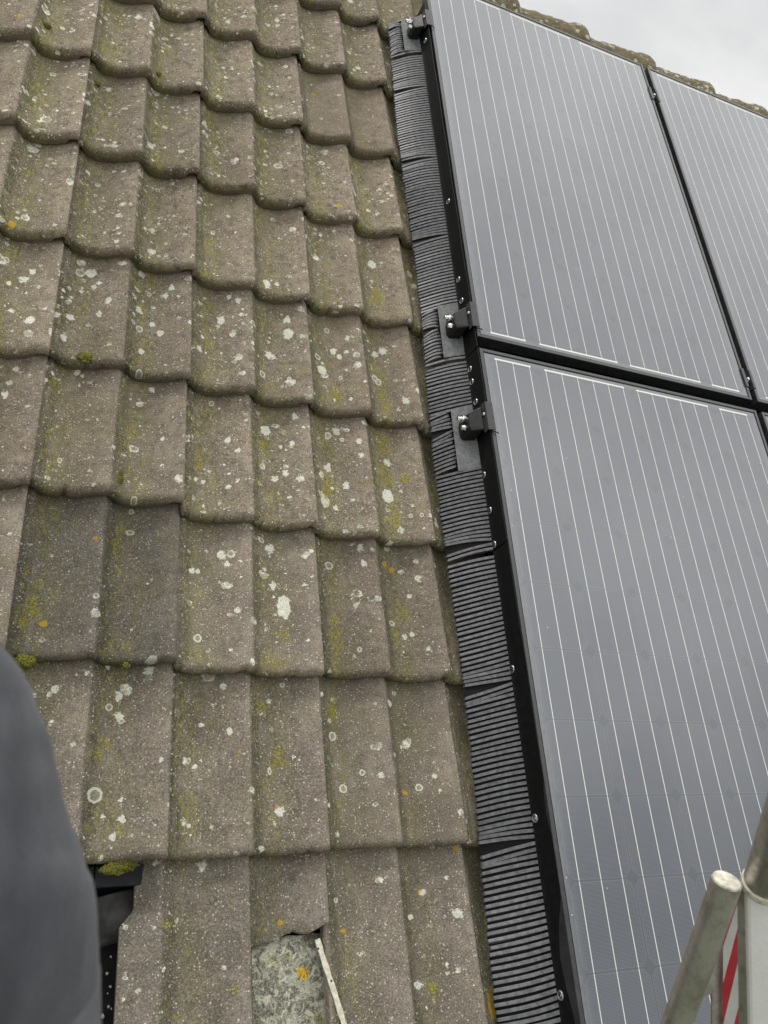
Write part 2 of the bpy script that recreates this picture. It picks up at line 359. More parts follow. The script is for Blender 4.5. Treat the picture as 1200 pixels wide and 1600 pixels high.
def ridge_material():
    g = G('mossy_ridge_concrete'); oc = g.n('ShaderNodeTexCoord').outputs['Object']
    rnd = g.n('ShaderNodeObjectInfo').outputs['Random']
    P = g.vmath('ADD', oc, g.n('ShaderNodeCombineXYZ', {0: g.math('MULTIPLY', rnd, 31.0), 1: 0.0, 2: g.math('MULTIPLY', rnd, 9.0)}).outputs[0])
    n1 = g.noise(P, 22, 4, 0.65); n2 = g.noise(P, 60, 4, 0.65); n3 = g.noise(P, 140, 3, 0.6)
    c = g.mix(g.step(n2, 0.35, 0.65), (0.135, 0.112, 0.075), (0.27, 0.225, 0.16))
    c = g.mix(g.math('MULTIPLY', g.step(n1, 0.42, 0.60), 0.75), c, (0.155, 0.14, 0.065))
    c = g.mix(g.math('MULTIPLY', g.step(n1, 0.59, 0.70), g.step(n3, 0.45, 0.6)), c, (0.36, 0.30, 0.05))
    d, cc = g.voro(P, 42); q = g.sep(cc)
    c = g.mix(g.math('MULTIPLY', g.math('LESS_THAN', g.math('ADD', d, g.math('MULTIPLY', n3, 0.25)), g.math('MULTIPLY_ADD', q[1], 0.4, 0.3)), g.math('GREATER_THAN', q[0], 0.55)), c, (0.50, 0.48, 0.38))
    c = g.mix(g.math('MULTIPLY', g.step(n3, 0.55, 0.65), 0.5), c, (0.06, 0.05, 0.03))
    g.bump(g.math('ADD', n3, n2), 0.9, 0.006)
    return g.done(c, 0.95, spec=0.2)
M_RIDGE = ridge_material()

def moss_material():
    g = G('moss'); oc = g.n('ShaderNodeTexCoord').outputs['Object']; n = g.noise(oc, 420, 3, 0.7)
    c = g.mix(g.step(n, 0.35, 0.65), (0.045, 0.045, 0.012), (0.24, 0.23, 0.045))
    g.bump(n, 1.0, 0.003)
    return g.done(c, 0.95, spec=0.15)
M_MOSS = moss_material()

def slab_material():
    g = G('lichen_crusted_slab'); P = g.n('ShaderNodeTexCoord').outputs['Object']
    n1 = g.noise(P, 38, 5, 0.7, 1.2); n2 = g.noise(P, 85, 4, 0.7, 0.8); n3 = g.noise(P, 260, 3, 0.6); n4 = g.noise(P, 22, 3, 0.6)
    c = g.mix(g.step(n3, 0.35, 0.65), (0.12, 0.114, 0.085), (0.33, 0.315, 0.25))
    c = g.mix(g.math('MULTIPLY', g.step(n1, 0.46, 0.56), 0.85), c, (0.50, 0.50, 0.40))
    c = g.mix(g.math('MULTIPLY', g.step(n2, 0.53, 0.60), 0.85), c, (0.66, 0.66, 0.52))
    c = g.mix(g.math('MULTIPLY', g.step(n4, 0.54, 0.66), g.step(n3, 0.4, 0.6)), c, (0.32, 0.31, 0.10))
    c = g.mix(g.math('MULTIPLY', g.step(n2, 0.35, 0.44), 0.0), c, c)
    c = g.mix(g.math('SUBTRACT', 1.0, g.step(n2, 0.30, 0.40)), c, (0.06, 0.055, 0.035))
    dd = g.n('ShaderNodeVectorMath', {0: P, 1: (-0.340, -0.199, -0.071)}, operation='DISTANCE').outputs['Value']
    of = g.math('SUBTRACT', 0.0155, g.math('ADD', dd, g.math('MULTIPLY', g.math('SUBTRACT', g.noise(P, 170, 3, 0.7), 0.5), 0.04)))
    c = g.mix(g.step(of, 0.0, 0.002), c, g.mix(g.step(n3, 0.4, 0.6), (0.42, 0.20, 0.012), (0.72, 0.50, 0.03)))
    g.bump(g.math('ADD', n2, n3), 0.9, 0.004)
    return g.done(c, 0.95, spec=0.2)
M_SLAB = slab_material()

def cloth_material():
    g = G('charcoal_cloth'); oc = g.n('ShaderNodeTexCoord').outputs['Object']
    n = g.noise(g.n('ShaderNodeMapping', {'Vector': oc, 'Scale': (1.0, 0.5, 1.0)}).outputs[0], 22, 5, 0.65); wv = g.noise(oc, 900, 2, 0.5)
    c = g.mix(g.step(n, 0.3, 0.7), (0.046, 0.048, 0.055), (0.082, 0.084, 0.094))
    g.bump(g.math('ADD', g.math('MULTIPLY', n, 3.0), wv), 0.35, 0.002)
    return g.done(c, 0.9, spec=0.25, **{'Sheen Weight': 0.15})
M_CLOTH = cloth_material()
M_HEM = simple('charcoal_cloth_hem', (0.130, 0.131, 0.138), 0.9, 0, 0.2, 0.12, 60)

def aluminium(name, col, rough, dirt, metal=0.85):
    g = G(name); oc = g.n('ShaderNodeTexCoord').outputs['Object']
    n = g.noise(oc, 26, 5, 0.7); n2 = g.noise(oc, 110, 4, 0.7)
    st = g.noise(g.n('ShaderNodeMapping', {'Vector': oc, 'Scale': (6, 0.6, 6)}).outputs[0], 40, 3, 0.6)
    c = g.mix(g.math('MULTIPLY', g.step(g.math('ADD', g.math('MULTIPLY', n, 0.6), g.math('MULTIPLY', n2, 0.4)), 0.42, 0.66), dirt), col, tuple(x * f for x, f in zip(col, (0.50, 0.455, 0.395))))
    g.bump(g.math('ADD', st, n2), 0.12, 0.002)
    return g.done(c, g.math('MULTIPLY_ADD', n2, 0.3, rough), metal, 0.5)
M_ALU = aluminium('bright_aluminium', (0.88, 0.88, 0.87), 0.40, 0.16, 0.45)
M_ALUD = aluminium('weathered_aluminium', (0.62, 0.595, 0.565), 0.27, 0.75)
M_PLUG = simple('chalky_end_plug', (0.62, 0.59, 0.50), 0.7, 0, 0.3, 0.32, 90, 0.3)
M_RED = simple('red_tape', (0.52, 0.030, 0.045), 0.45, 0, 0.5, 0.12, 60)
M_WHITE = simple('white_tape', (0.66, 0.68, 0.66), 0.45, 0, 0.5, 0.06, 60)
def stick_material():
    g = G('painted_slip'); P = g.n('ShaderNodeTexCoord').outputs['Object']
    d, cc = g.voro(P, 70); q = g.sep(cc)
    c = g.mix(g.step(g.noise(P, 120, 3), 0.35, 0.65), (0.50, 0.47, 0.36), (0.70, 0.67, 0.56))
    c = g.mix(g.math('MULTIPLY', g.math('LESS_THAN', d, 0.16), g.math('GREATER_THAN', q[0], 0.4)), c, (0.10, 0.08, 0.05))
    return g.done(c, 0.8, spec=0.3)
M_STICK = stick_material()

# ------------------------------------------------------------------ roof tiles
GAUGE = 0.335287
ROWS = {r: (8 - r) * GAUGE for r in range(0, 10)}
SLOPE = 0.0350 / GAUGE
KX = np.array([0.0, .06, .13, .20, .28, .38, .50, .62, .74, .84, .92, .97, 1.0])
KZ = 1.36 * np.array([.0245, .0172, .0068, .0018, 0.0, .0005, .0026, .0072, .0140, .0200, .0238, .0247, .0245])
_xx = np.linspace(0, 1, 400); _zz = np.interp(_xx, KX, KZ)
_k = np.hanning(23); _k /= _k.sum()
_zz = np.convolve(np.r_[_zz[:-1], _zz[:-1], _zz], _k, 'same')[399:799]
def prof(x):
    """channel / roll profile over one 150 mm module, crest at 0"""
    return np.interp(np.mod(x, 0.15) / 0.15, _xx, _zz) - _zz.max()
XS = np.concatenate([np.linspace(-.075, -.012, 12), [-.008, -.004, -.0005], np.linspace(0.002, .148, 38), [.1505, .1525, .1535],
                     np.linspace(.157, .285, 33), [.290, .294, .297, .2988, .30]])
NOSE = [(0.0, -.0175), (.0006, -.0128), (.0019, -.0085), (.0040, -.0050), (.0070, -.0024), (.0110, -.0007), (.016, 0.0)]
YR = np.concatenate([np.linspace(.020, .335, 60), np.linspace(.345, .42, 7)])
MARKS = []          # (u, v, radius, kind) in roof coordinates: growths that the photograph shows on particular tiles
def mk(kind, *pts):
    for p in pts: MARKS.append((*p, kind))
mk('ring', (-0.725, 0.11, (0.0209, 0.0203)), (-0.711, 0.27, (0.0105, 0.0107)), (-0.258, 0.6, (0.0151, 0.0148)), (-0.555, 0.405, (0.0125, 0.0138)), (-0.118, 0.467, (0.0129, 0.0101)), (-0.207, 0.396, (0.0079, 0.0091)), (-0.372, 0.328, (0.0076, 0.0086)), (-0.268, 0.217, (0.0127, 0.015)), (-0.252, 0.113, (0.0131, 0.0124)), (-0.211, 0.143, (0.0088, 0.0095)), (-0.083, 0.114, (0.0123, 0.0113)), (-0.114, 0.316, (0.0099, 0.0074)), (-0.404, 0.154, (0.0062, 0.0123)), (-0.273, -0.088, (0.0096, 0.0068)), (-0.696, 0.673, (0.0096, 0.0118)), (-0.696, 0.621, (0.0126, 0.0096)), (-0.42, 1.08, (0.0117, 0.0158)), (-0.354, 1.076, (0.0072, 0.0103)), (-0.236, 1.284, (0.0111, 0.0149)), (-0.27, 1.179, (0.0137, 0.0145)), (-0.213, 1.119, (0.0075, 0.0107)), (-0.101, 1.138, (0.0134, 0.0169)), (-0.111, 1.148, (0.0151, 0.015)), (-0.242, 0.959, (0.0123, 0.0151)), (-0.209, 0.946, (0.0072, 0.0099)), (-0.05, 0.745, (0.0071, 0.0091)), (-0.026, 0.745, (0.0071, 0.0091)), (-0.534, 0.989, (0.0092, 0.0122)), (-1.015, 1.274, (0.0092, 0.0146)), (-0.876, 1.219, (0.0068, 0.0099)), (-0.876, 1.175, (0.0067, 0.0096)), (-0.697, 1.264, (0.0074, 0.0109)), (-0.731, 1.152, (0.0079, 0.0095)), (-0.715, 1.142, (0.0113, 0.0149)), (-0.709, 1.01, (0.011, 0.014)), (-0.849, 0.743, (0.0075, 0.0099)))
mk('white', (-0.692, 0.252, (0.0127, 0.0137)), (-0.695, 0.291, (0.01, 0.0156)), (-0.809, 0.299, (0.0107, 0.0123)), (-0.847, 0.288, (0.0107, 0.012)), (-0.809, 0.239, (0.0065, 0.0073)), (-0.644, 0.34, (0.0155, 0.0131)), (-0.676, 0.069, (0.0106, 0.0107)), (-0.69, 0.041, (0.0105, 0.0105)), (-0.68, 0.103, (0.0067, 0.0069)), (-0.709, 0.075, (0.007, 0.0067)), (-0.617, 0.167, (0.0066, 0.0072)), (-0.707, 0.007, (0.0064, 0.0064)), (-0.373, 0.49, (0.0188, 0.0395)), (-0.397, 0.631, (0.0161, 0.0185)), (-0.393, 0.54, (0.0122, 0.0136)), (-0.51, 0.597, (0.0125, 0.0156)), (-0.499, 0.573, (0.0093, 0.0116)), (-0.57, 0.554, (0.0109, 0.0113)), (-0.558, 0.556, (0.0083, 0.0094)), (-0.479, 0.465, (0.009, 0.0108)), (-0.185, 0.646, (0.0118, 0.0148)), (-0.105, 0.666, (0.0141, 0.0155)), (-0.18, 0.605, (0.01, 0.0124)), (-0.041, 0.582, (0.0103, 0.0126)), (-0.204, 0.502, (0.0097, 0.0117)), (-0.066, 0.538, (0.0085, 0.0102)), (-0.072, 0.443, (0.0083, 0.0097)), (-0.09, 0.437, (0.0095, 0.0097)), (-0.499, 0.318, (0.0102, 0.0116)), (-0.487, 0.225, (0.0084, 0.0094)), (-0.55, 0.162, (0.0073, 0.0074)), (-0.177, 0.137, (0.0088, 0.0095)), (-0.043, 0.106, (0.006, 0.0064)), (-0.049, 0.135, (0.0076, 0.0081)), (-0.387, 0.078, (0.0137, 0.0131)), (-0.426, 0.012, (0.0121, 0.0096)), (-0.028, -0.125, (0.0142, 0.014)), (-0.121, -0.24, (0.0186, 0.0113)), (-0.122, -0.126, (0.0129, 0.0082)), (-0.087, -0.084, (0.01, 0.0086)), (-0.523, 1.23, (0.0145, 0.022)), (-0.482, 1.297, (0.0111, 0.0171)), (-0.502, 1.312, (0.0093, 0.0144)), (-0.495, 1.18, (0.0107, 0.0161)), (-0.575, 1.119, (0.0104, 0.0128)), (-0.35, 1.277, (0.0132, 0.02)), (-0.35, 1.227, (0.0168, 0.0251)), (-0.401, 1.151, (0.0121, 0.0162)), (-0.186, 1.256, (0.0097, 0.0144)), (-0.225, 1.211, (0.0134, 0.0196)), (-0.211, 1.191, (0.0095, 0.0139)), (-0.261, 1.138, (0.0188, 0.0199)), (-0.077, 1.252, (0.0162, 0.021)), (-0.101, 1.236, (0.0138, 0.0178)), (-0.038, 1.076, (0.0133, 0.0187)), (-0.407, 1.381, (0.0148, 0.0212)), (-0.087, 1.569, (0.0173, 0.0243)), (-0.403, 0.938, (0.0173, 0.0218)), (-0.333, 0.982, (0.0106, 0.0148)), (-0.221, 0.973, (0.0128, 0.0175)), (-0.172, 0.937, (0.009, 0.0123)), (-0.171, 0.896, (0.0089, 0.012)), (-0.251, 0.859, (0.014, 0.0167)), (-0.266, 0.761, (0.017, 0.0254)), (-0.211, 0.81, (0.0122, 0.0161)), (-0.24, 0.746, (0.0097, 0.0112)), (-0.087, 0.905, (0.015, 0.0176)), (-0.098, 0.802, (0.0208, 0.0285)), (-0.077, 0.706, (0.0122, 0.0135)), (-0.332, 0.798, (0.0118, 0.0156)), (-0.344, 0.901, (0.0087, 0.0118)), (-0.363, 0.817, (0.0102, 0.0135)), (-0.387, 0.8, (0.0112, 0.0135)), (-0.369, 0.892, (0.0069, 0.0094)), (-0.48, 0.848, (0.0099, 0.0135)), (-0.499, 0.881, (0.01, 0.0137)), (-0.553, 0.764, (0.0069, 0.0085)), (-0.569, 0.768, (0.0077, 0.0085)), (-0.833, 1.289, (0.0193, 0.0189)), (-0.973, 1.223, (0.0165, 0.0157)), (-0.958, 1.249, (0.01, 0.016)), (-1.002, 1.205, (0.0079, 0.0125)), (-0.824, 1.243, (0.0085, 0.0135)), (-0.867, 1.135, (0.0166, 0.0142)), (-0.807, 1.154, (0.01, 0.0154)), (-0.79, 1.196, (0.0101, 0.0157)), (-0.718, 1.326, (0.0118, 0.0164)), (-0.659, 1.263, (0.0089, 0.0138)), (-0.72, 1.204, (0.0114, 0.0154)), (-0.687, 1.165, (0.009, 0.0129)), (-0.668, 1.138, (0.0103, 0.0155)), (-0.709, 1.074, (0.0108, 0.0144)), (-0.875, 1.066, (0.0113, 0.0159)), (-0.647, 1.291, (0.0089, 0.014)), (-0.837, 0.985, (0.0114, 0.016)), (-0.958, 0.965, (0.0077, 0.0113)), (-0.674, 0.974, (0.01, 0.0142)), (-0.971, 0.894, (0.0106, 0.0152)), (-0.647, 0.834, (0.0064, 0.0087)))
mk('moss', (-0.68, 0.05, (0.0143, 0.0143)), (-0.712, 0.201, (0.0142, 0.0141)), (-0.728, 0.181, (0.0139, 0.0138)), (-0.254, 0.465, (0.0136, 0.0145)), (-0.259, 0.426, (0.0213, 0.0574)), (-0.376, 0.421, (0.0179, 0.0195)), (-0.391, 0.361, (0.0285, 0.0169)), (-0.088, 0.489, (0.0251, 0.026)), (-0.387, 0.192, (0.0171, 0.0409)), (-0.382, 0.168, (0.0136, 0.0134)), (-0.419, 0.278, (0.0227, 0.0234)), (-0.265, 0.275, (0.0163, 0.0412)), (-0.415, -0.125, (0.0145, 0.011)), (-0.592, -0.105, (0.0132, 0.0092)), (-0.571, -0.244, (0.0091, 0.0072)), (-0.09, -0.249, (0.0119, 0.0192)), (-0.072, -0.146, (0.0077, 0.0074)), (-0.476, -0.214, (0.0106, 0.01)), (-0.721, 0.592, (0.0176, 0.0159)), (-0.862, 0.441, (0.012, 0.0381)), (-0.878, 0.408, (0.0131, 0.0151)), (-0.551, 1.146, (0.0204, 0.0283)), (-0.23, 1.066, (0.0226, 0.0459)), (-0.089, 1.092, (0.0216, 0.0596)), (-0.085, 1.159, (0.022, 0.0278)), (-0.085, 1.43, (0.0207, 0.0562)), (-0.052, 0.858, (0.0196, 0.026)), (-0.089, 0.962, (0.0235, 0.0784)), (-0.086, 0.742, (0.0222, 0.0671)), (-0.095, 0.865, (0.0206, 0.0451)), (-0.259, 0.802, (0.0199, 0.0691)), (-0.563, 0.812, (0.0127, 0.0376)), (-0.411, 0.898, (0.0146, 0.031)), (-0.686, 1.302, (0.0202, 0.0301)), (-0.712, 0.845, (0.0189, 0.0206)), (-0.882, 0.926, (0.0102, 0.0257)))
mk('orange', (-0.1, 0.606, (0.0151, 0.0162)), (-0.119, 0.619, (0.0145, 0.012)), (-0.471, 0.186, (0.006, 0.0066)), (-0.118, 0.104, (0.0149, 0.0104)), (-0.26, -0.139, (0.0123, 0.0085)), (0.033, -0.288, (0.0344, 0.0407)), (0.041, -0.261, (0.0225, 0.0125)), (-0.694, 0.57, (0.0067, 0.008)), (-0.717, 0.538, (0.0052, 0.0058)), (-0.883, 0.499, (0.0045, 0.0051)), (-1.017, 1.361, (0.0153, 0.0247)))


def tile_top(u, v, jit=True):
    """height of the roof surface (without tile jitter) at roof position u, v"""
    r = math.ceil(8 - v / GAUGE - 1e-6)
    y = v - (8 - r) * GAUGE
    x = (u % 0.30)
    z = float(prof(np.array([x]))[0]) - SLOPE * y
    if x < 0.02: z = min(z, -0.014 - SLOPE * y)
    return z

def make_tile(name, u0, v0, seed, left=None, ymin=None):
    r = np.random.default_rng(seed)
    nx = len(XS); ny = len(NOSE) + len(YR)
    x = np.repeat(XS[None, :], ny, 0).copy()
    y = np.zeros((ny, nx)); z = np.zeros((ny, nx))
    y0 = np.array([ymin(t) if ymin else 0.0 for t in XS])
    back = np.clip(-XS / .004, 0, 1) * 0.032                # the covered lip starts a little further up
    if ymin is None: y0 = y0 + back
    for i, (a, b) in enumerate(NOSE):
        y[i] = y0 + a; z[i] = np.where(y0 > 0.05, b * 0.25, b)
    for i, a in enumerate(YR):
        y[len(NOSE) + i] = np.maximum(a, y0 + 0.016 + i * 1e-4)
    if ymin is not None:
        for i in range(len(YR)):
            t = (YR[i] - 0.016) / (0.42 - 0.016); y[len(NOSE) + i] = (y0 + 0.016) + t * (0.42 - 0.016 - y0)
    # ragged front edge
    wob = vnoise(XS, XS * 0, seed, 40) * 0.0030 + vnoise(XS, XS * 0, seed + 5, 170) * 0.0016
    for _ in range(int(r.integers(1, 5))):
        cxx = r.uniform(0, .3); cw = r.uniform(.004, .011)
        wob = wob + r.uniform(.002, .0065) * np.clip(1 - np.abs(XS - cxx) / cw, 0, 1) ** .6
    fade = np.clip(1 - y / 0.05, 0, 1) if ymin is None else np.clip(1 - (y - y0) / 0.05, 0, 1)
    y = y + wob * fade
    pz = prof(x)
    under = x < 0.0
    pz = np.where(under, prof(x + 0.15) - 0.0145, pz)
    lo = (x >= 0) & (x < 0.05)
    pz = np.where(lo, np.minimum(pz, -0.0145), pz)
    edge = np.where(x > 0.2945, -((x - 0.2945) / 0.0055) ** 2 * 0.0022, 0)
    n = vnoise(x, y, seed + 1, 18) * 0.0022 + vnoise(x, y, seed + 2, 60) * 0.0011 + vnoise(x, y, seed + 3, 170) * 0.0007
    z = z + pz + edge + n - SLOPE * y
    # underside
    th = np.interp(x, [-.075, -.02, .0, .02, .270, .280, .30], [.012, .012, .02, .0335, .0335, .013, .0115])
    zb = pz - th - SLOPE * y + vnoise(x, y * 0, seed + 9, 45) * 0.002
    zb = np.minimum(zb, z - 0.004)
    yb = y.copy(); yb[:len(NOSE)] = y[:len(NOSE)] + np.linspace(0.002, 0, len(NOSE))[:, None]
    if left is not None:
        lx = np.vectorize(left)(y)
        x = np.where(x < 0, x * (lx / -0.075), x)
    vt = np.stack([x, y, z], -1).reshape(-1, 3); vb = np.stack([x, yb, zb], -1).reshape(-1, 3)
    V = np.concatenate([vt, vb]); N = ny * nx
    idx = np.arange(N).reshape(ny, nx)
    q = np.stack([idx[:-1, :-1], idx[:-1, 1:], idx[1:, 1:], idx[1:, :-1]], -1).reshape(-1, 4)
    qb = q[:, ::-1] + N
    w1 = np.stack([idx[0, 1:], idx[0, :-1], idx[0, :-1] + N, idx[0, 1:] + N], -1)
    w2 = np.stack([idx[-1, :-1], idx[-1, 1:], idx[-1, 1:] + N, idx[-1, :-1] + N], -1)
    w3 = np.stack([idx[:-1, 0], idx[1:, 0], idx[1:, 0] + N, idx[:-1, 0] + N], -1)
    w4 = np.stack([idx[1:, -1], idx[:-1, -1], idx[:-1, -1] + N, idx[1:, -1] + N], -1)
    F = np.concatenate([q, qb, w1, w2, w3, w4])
    me = bpy.data.meshes.new(name)
    me.vertices.add(len(V)); me.vertices.foreach_set('co', V.ravel().astype(np.float32))
    me.loops.add(F.size); me.loops.foreach_set('vertex_index', F.ravel().astype(np.int32))
    me.polygons.add(len(F)); me.polygons.foreach_set('loop_start', np.arange(0, F.size, 4, dtype=np.int32))
    me.update(calc_edges=True)
    uvl = me.uv_layers.new(name='surface')
    uvv = V[:, :2].copy(); uvv[N:, 1] -= 0.5
    uvv[:len(NOSE) * nx, 1] += vt[:len(NOSE) * nx, 2] * 0.6          # lets the pattern run over the rounded front edge
    uvl.data.foreach_set('uv', uvv[F.ravel()].ravel().astype(np.float32))
    uu = x.ravel() + u0; vv = y.ravel() + v0
    for kind in ('white', 'ring', 'orange', 'moss'):
        fld = np.full(2 * N, -1.0)
        for (mu, mv, mr, k2) in MARKS:
            if k2 != kind: continue
            mrx, mry = mr if isinstance(mr, tuple) else (mr, mr)
            if abs(mu - (u0 + .13)) > .3 or abs(mv - (v0 + .2)) > .35: continue
            sc = {'white': .74, 'ring': .76, 'orange': .62, 'moss': 1.0}[kind]; d = 1 - np.hypot((uu - mu) / mrx / sc, (vv - mv) / mry / sc)
            fld[:N] = np.maximum(fld[:N], d * (2.2 if kind == 'white' and min(mrx, mry) > .0165 else 1))
        fld[:N] = np.maximum(fld[:N], -1)
        at = me.attributes.new(kind + '_mark', 'FLOAT', 'POINT'); at.data.foreach_set('value', fld.astype(np.float32))
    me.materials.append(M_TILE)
    me.shade_smooth(); me.set_sharp_from_angle(angle=math.radians(48))
    o = bpy.data.objects.new(name, me); COL.objects.link(o)
    return o

ROWN = {9: 'lowest', 8: 'second', 7: 'third', 6: 'fourth', 5: 'fifth', 4: 'sixth', 3: 'seventh', 2: 'eighth', 1: 'ninth', 0: 'tenth'}
COLN = {-1: 'partly hidden under the comb guard', 0: 'next to the comb guard', 1: 'second left of the comb guard',
        2: 'third left of the comb guard', 3: 'fourth left of the comb guard'}
for r in range(0, 10):
    for k in (-1, 0, 1, 2, 3):
        if r == 9 and k in (2, 3): continue                       # the missing tile and the one behind the sleeve
        if r == 8 and k == 3: continue
        if r == 0 and k == 3: continue
        u0 = -0.30 * k - 0.30; v0 = ROWS[r]; seed = 100 + r * 10 + k
        left = ymin = None
        look = 'lichen spotted brown' if r <= 4 else 'grey-brown speckled'
        if r == 9 and k == 1:
            left = lambda y: -0.064 if y < .229 else (-0.042 if y > .253 else -0.064 + (y - .229) / .024 * .022)
            ymin = lambda t: 0.0 if t < .153 else .176 + .03 * min(1, (t - .153) / .147) ** 0.7 + .004 * math.sin(t * 90)
        if r == 9 and k == 0: ymin = lambda t: .225 if t < -.004 else 0.0        # its covered lip is broken off as well
        o = make_tile('concrete_tile', u0, v0, seed, left, ymin)
        rr = random.Random(seed)
        du, dv, dw = rr.uniform(-.0015, .0015), rr.uniform(-.005, .005), rr.uniform(-.0008, .0008)
        if k >= 2: dv += {5: .006, 6: .017, 7: .012}.get(r, 0)            # the left columns sit out of line here
        if k == 2 and r in (5, 6): dw += .003
        rot = Matrix.Rotation(math.radians(rr.uniform(-.35, .35)), 4, 'Z') @ Matrix.Rotation(math.radians(rr.uniform(-.15, .15)), 4, 'Y')
        o.matrix_world = ROOF @ Matrix.Translation((u0 + du, v0 + dv, dw)) @ rot
        o['lichen'] = {0: .95, 1: .95, 2: .9, 3: .9, 4: .78, 5: .62, 6: .58, 7: .36, 8: .30, 9: .22}[r] * rr.uniform(.85, 1.1)
        o['greyness'] = {0: .15, 1: .15, 2: .15, 3: .15, 4: .2, 5: .25, 6: .35, 7: .55, 8: .75, 9: .85}[r] + rr.uniform(-.1, .1)
        o['moss'] = {0: .7, 1: .7, 2: .7, 3: .75, 4: .62, 5: .52, 6: .56, 7: .48, 8: .40, 9: .24}[r] * rr.uniform(.8, 1.2)
        o['tone'] = rr.uniform(.88, 1.10)
        lab = '%s roof tile, %s course up, %s' % (look, ROWN[r], COLN[k])
        if r == 9: lab = lab.replace(' course up', ' course')
        if (r, k) == (2, 0):
            o['lichen'] = .12; o['moss'] = .25; o['greyness'] = .1; lab = 'cleaner smooth brown roof tile near the top, next to the comb guard'
        if (r, k) == (7, 2):
            o['greyness'] = 1.0; o['tone'] = .74; o['lichen'] = .14; o['moss'] = .5; lab = 'darker sooty grey roof tile right above the dark sleeve, almost free of lichen'
        if (r, k) == (9, 1): lab = 'broken roof tile beside the open hole, its lower right corner snapped off'
        if (r, k) == (8, 2): lab = 'grey roof tile with a large round white lichen, directly above the open hole'
        if (r, k) == (6, 2): lab = 'grey-brown roof tile with green moss balls, directly above the darker sooty tile'
        tag(o, lab, 'roof tile', 'concrete roof tiles laid in courses')

# ------------------------------------------------------------------ what lies under the tiles
mb = MB(); mb.box((-2.2, -1.2, -.20), (2.6, 3.15, -.135)); tag(mb.build('roof_deck', M_DECK), kind='structure')
mb = MB(); mb.box((-1.3, -.040, -.105), (-.712, -.006, -.068)); mb.box((-.710, -.040, -.106), (-.50, -.006, -.0685))
tag(mb.build('timber_batten', M_BATTEN, bevel=.002), 'dark timber batten at the top of the hole left by the missing tile', 'batten')
mb = MB(); n = 26; vs = []; fs = []
for i in range(n):
    for j in range(12):
        a = -1.15 + i * .024; b = -.125 + j * .0072
        vs.append((a, b - .004 + .006 * math.sin(a * 37), -.098 + .008 * math.sin(a * 30 + b * 50) + .006 * math.sin(b * 90 + a * 12)))
for i in range(n - 1):
    for j in range(11): fs.append((i * 12 + j, (i + 1) * 12 + j, (i + 1) * 12 + j + 1, i * 12 + j + 1))
mb.add(vs, fs); o = mb.build('underlay_sheet', M_MEMB, smooth=60)
so = o.modifiers.new('thickness', 'SOLIDIFY'); so.thickness = .003
tag(o, 'grey crumpled underlay sheet seen inside the hole beside the dark sleeve', 'underlay')
# white crumbs lying in the hole
CRUMBS = [(-0.67, -0.115, 0.004), (-0.662, -0.153, 0.003), (-0.668, -0.17, 0.005), (-0.658, -0.193, 0.004), (-0.662, -0.225, 0.004), (-0.666, -0.24, 0.006), (-0.665, -0.133, 0.0025), (-0.67, -0.206, 0.003), (-0.653, -0.219, 0.0025)]
for i, (a, b, s_) in enumerate(CRUMBS):
    mb = MB(); bm = bmesh.new(); bmesh.ops.create_icosphere(bm, subdivisions=1, radius=s_)
    for v in bm.verts: v.co *= 0.35 + 0.5 * random.random()
    a += random.uniform(-.006, .004); b += random.uniform(-.008, .008)
    mb.add([v.co + Vector((a, b, -.132)) for v in bm.verts], [[v.index for v in f.verts] for f in bm.faces]); bm.free()
    tag(mb.build('mortar_crumb', M_PLUG), 'tiny pale mortar crumb lying in the dark hole beside the sleeve', 'crumb', 'pale crumbs in the hole')

# slab showing through the broken corner
mb = MB(); nx, ny = 30, 44; vs = []
for j in range(ny):
    for i in range(nx):
        a = -.446 + i * .190 / (nx - 1); b = -.40 + j * .262 / (ny - 1)
        step = .0045 if b > -.168 + .10 * (a + .44) + .004 * math.sin(a * 120) else 0
        vs.append((a, b, -.073 + float(vnoise(a, b, 3, 30)) * .004 + float(vnoise(a, b, 4, 110)) * .003 - step))
fs = [(j * nx + i, j * nx + i + 1, (j + 1) * nx + i + 1, (j + 1) * nx + i) for j in range(ny - 1) for i in range(nx - 1)]
mb.add(vs, fs); o = mb.build('lichen_stone', M_SLAB, smooth=70)
so = o.modifiers.new('thickness', 'SOLIDIFY'); so.thickness = .012; so.offset = -1
tag(o, 'lichen-crusted slab with an orange patch, showing through the broken tile corner', 'slab')
mb = MB()
p0, p1 = Vector((-.3225, -.147, -.030)), Vector((-.2620, -.345, -.014)); d = (p1 - p0).normalized(); sd_ = d.cross(Vector((0, 0, 1))).normalized() * .0048
for a in (0,):
    up = Vector((0, 0, .0035)); n = 18; vs = []
    for i in range(n):
        c_ = p0.lerp(p1, i / (n - 1)) + sd_ * 0.06 * math.sin(i * .6)
        w_ = 1 + .12 * math.sin(i * 2.1)
        vs += [c_ - sd_ * w_, c_ + sd_ * w_, c_ + sd_ * w_ + up, c_ - sd_ * w_ + up]
    fs = [(0, 1, 2, 3), tuple((n - 1) * 4 + q for q in (3, 2, 1, 0))]
    for i in range(n - 1):
        for q in range(4): fs.append((i * 4 + q, i * 4 + (q + 1) % 4, i * 4 + 4 + (q + 1) % 4, i * 4 + 4 + q))
    mb.add(vs, fs)
tag(mb.build('wooden_slip', M_STICK), 'thin pale dotted strip lying in the broken corner of the tile', 'strip')

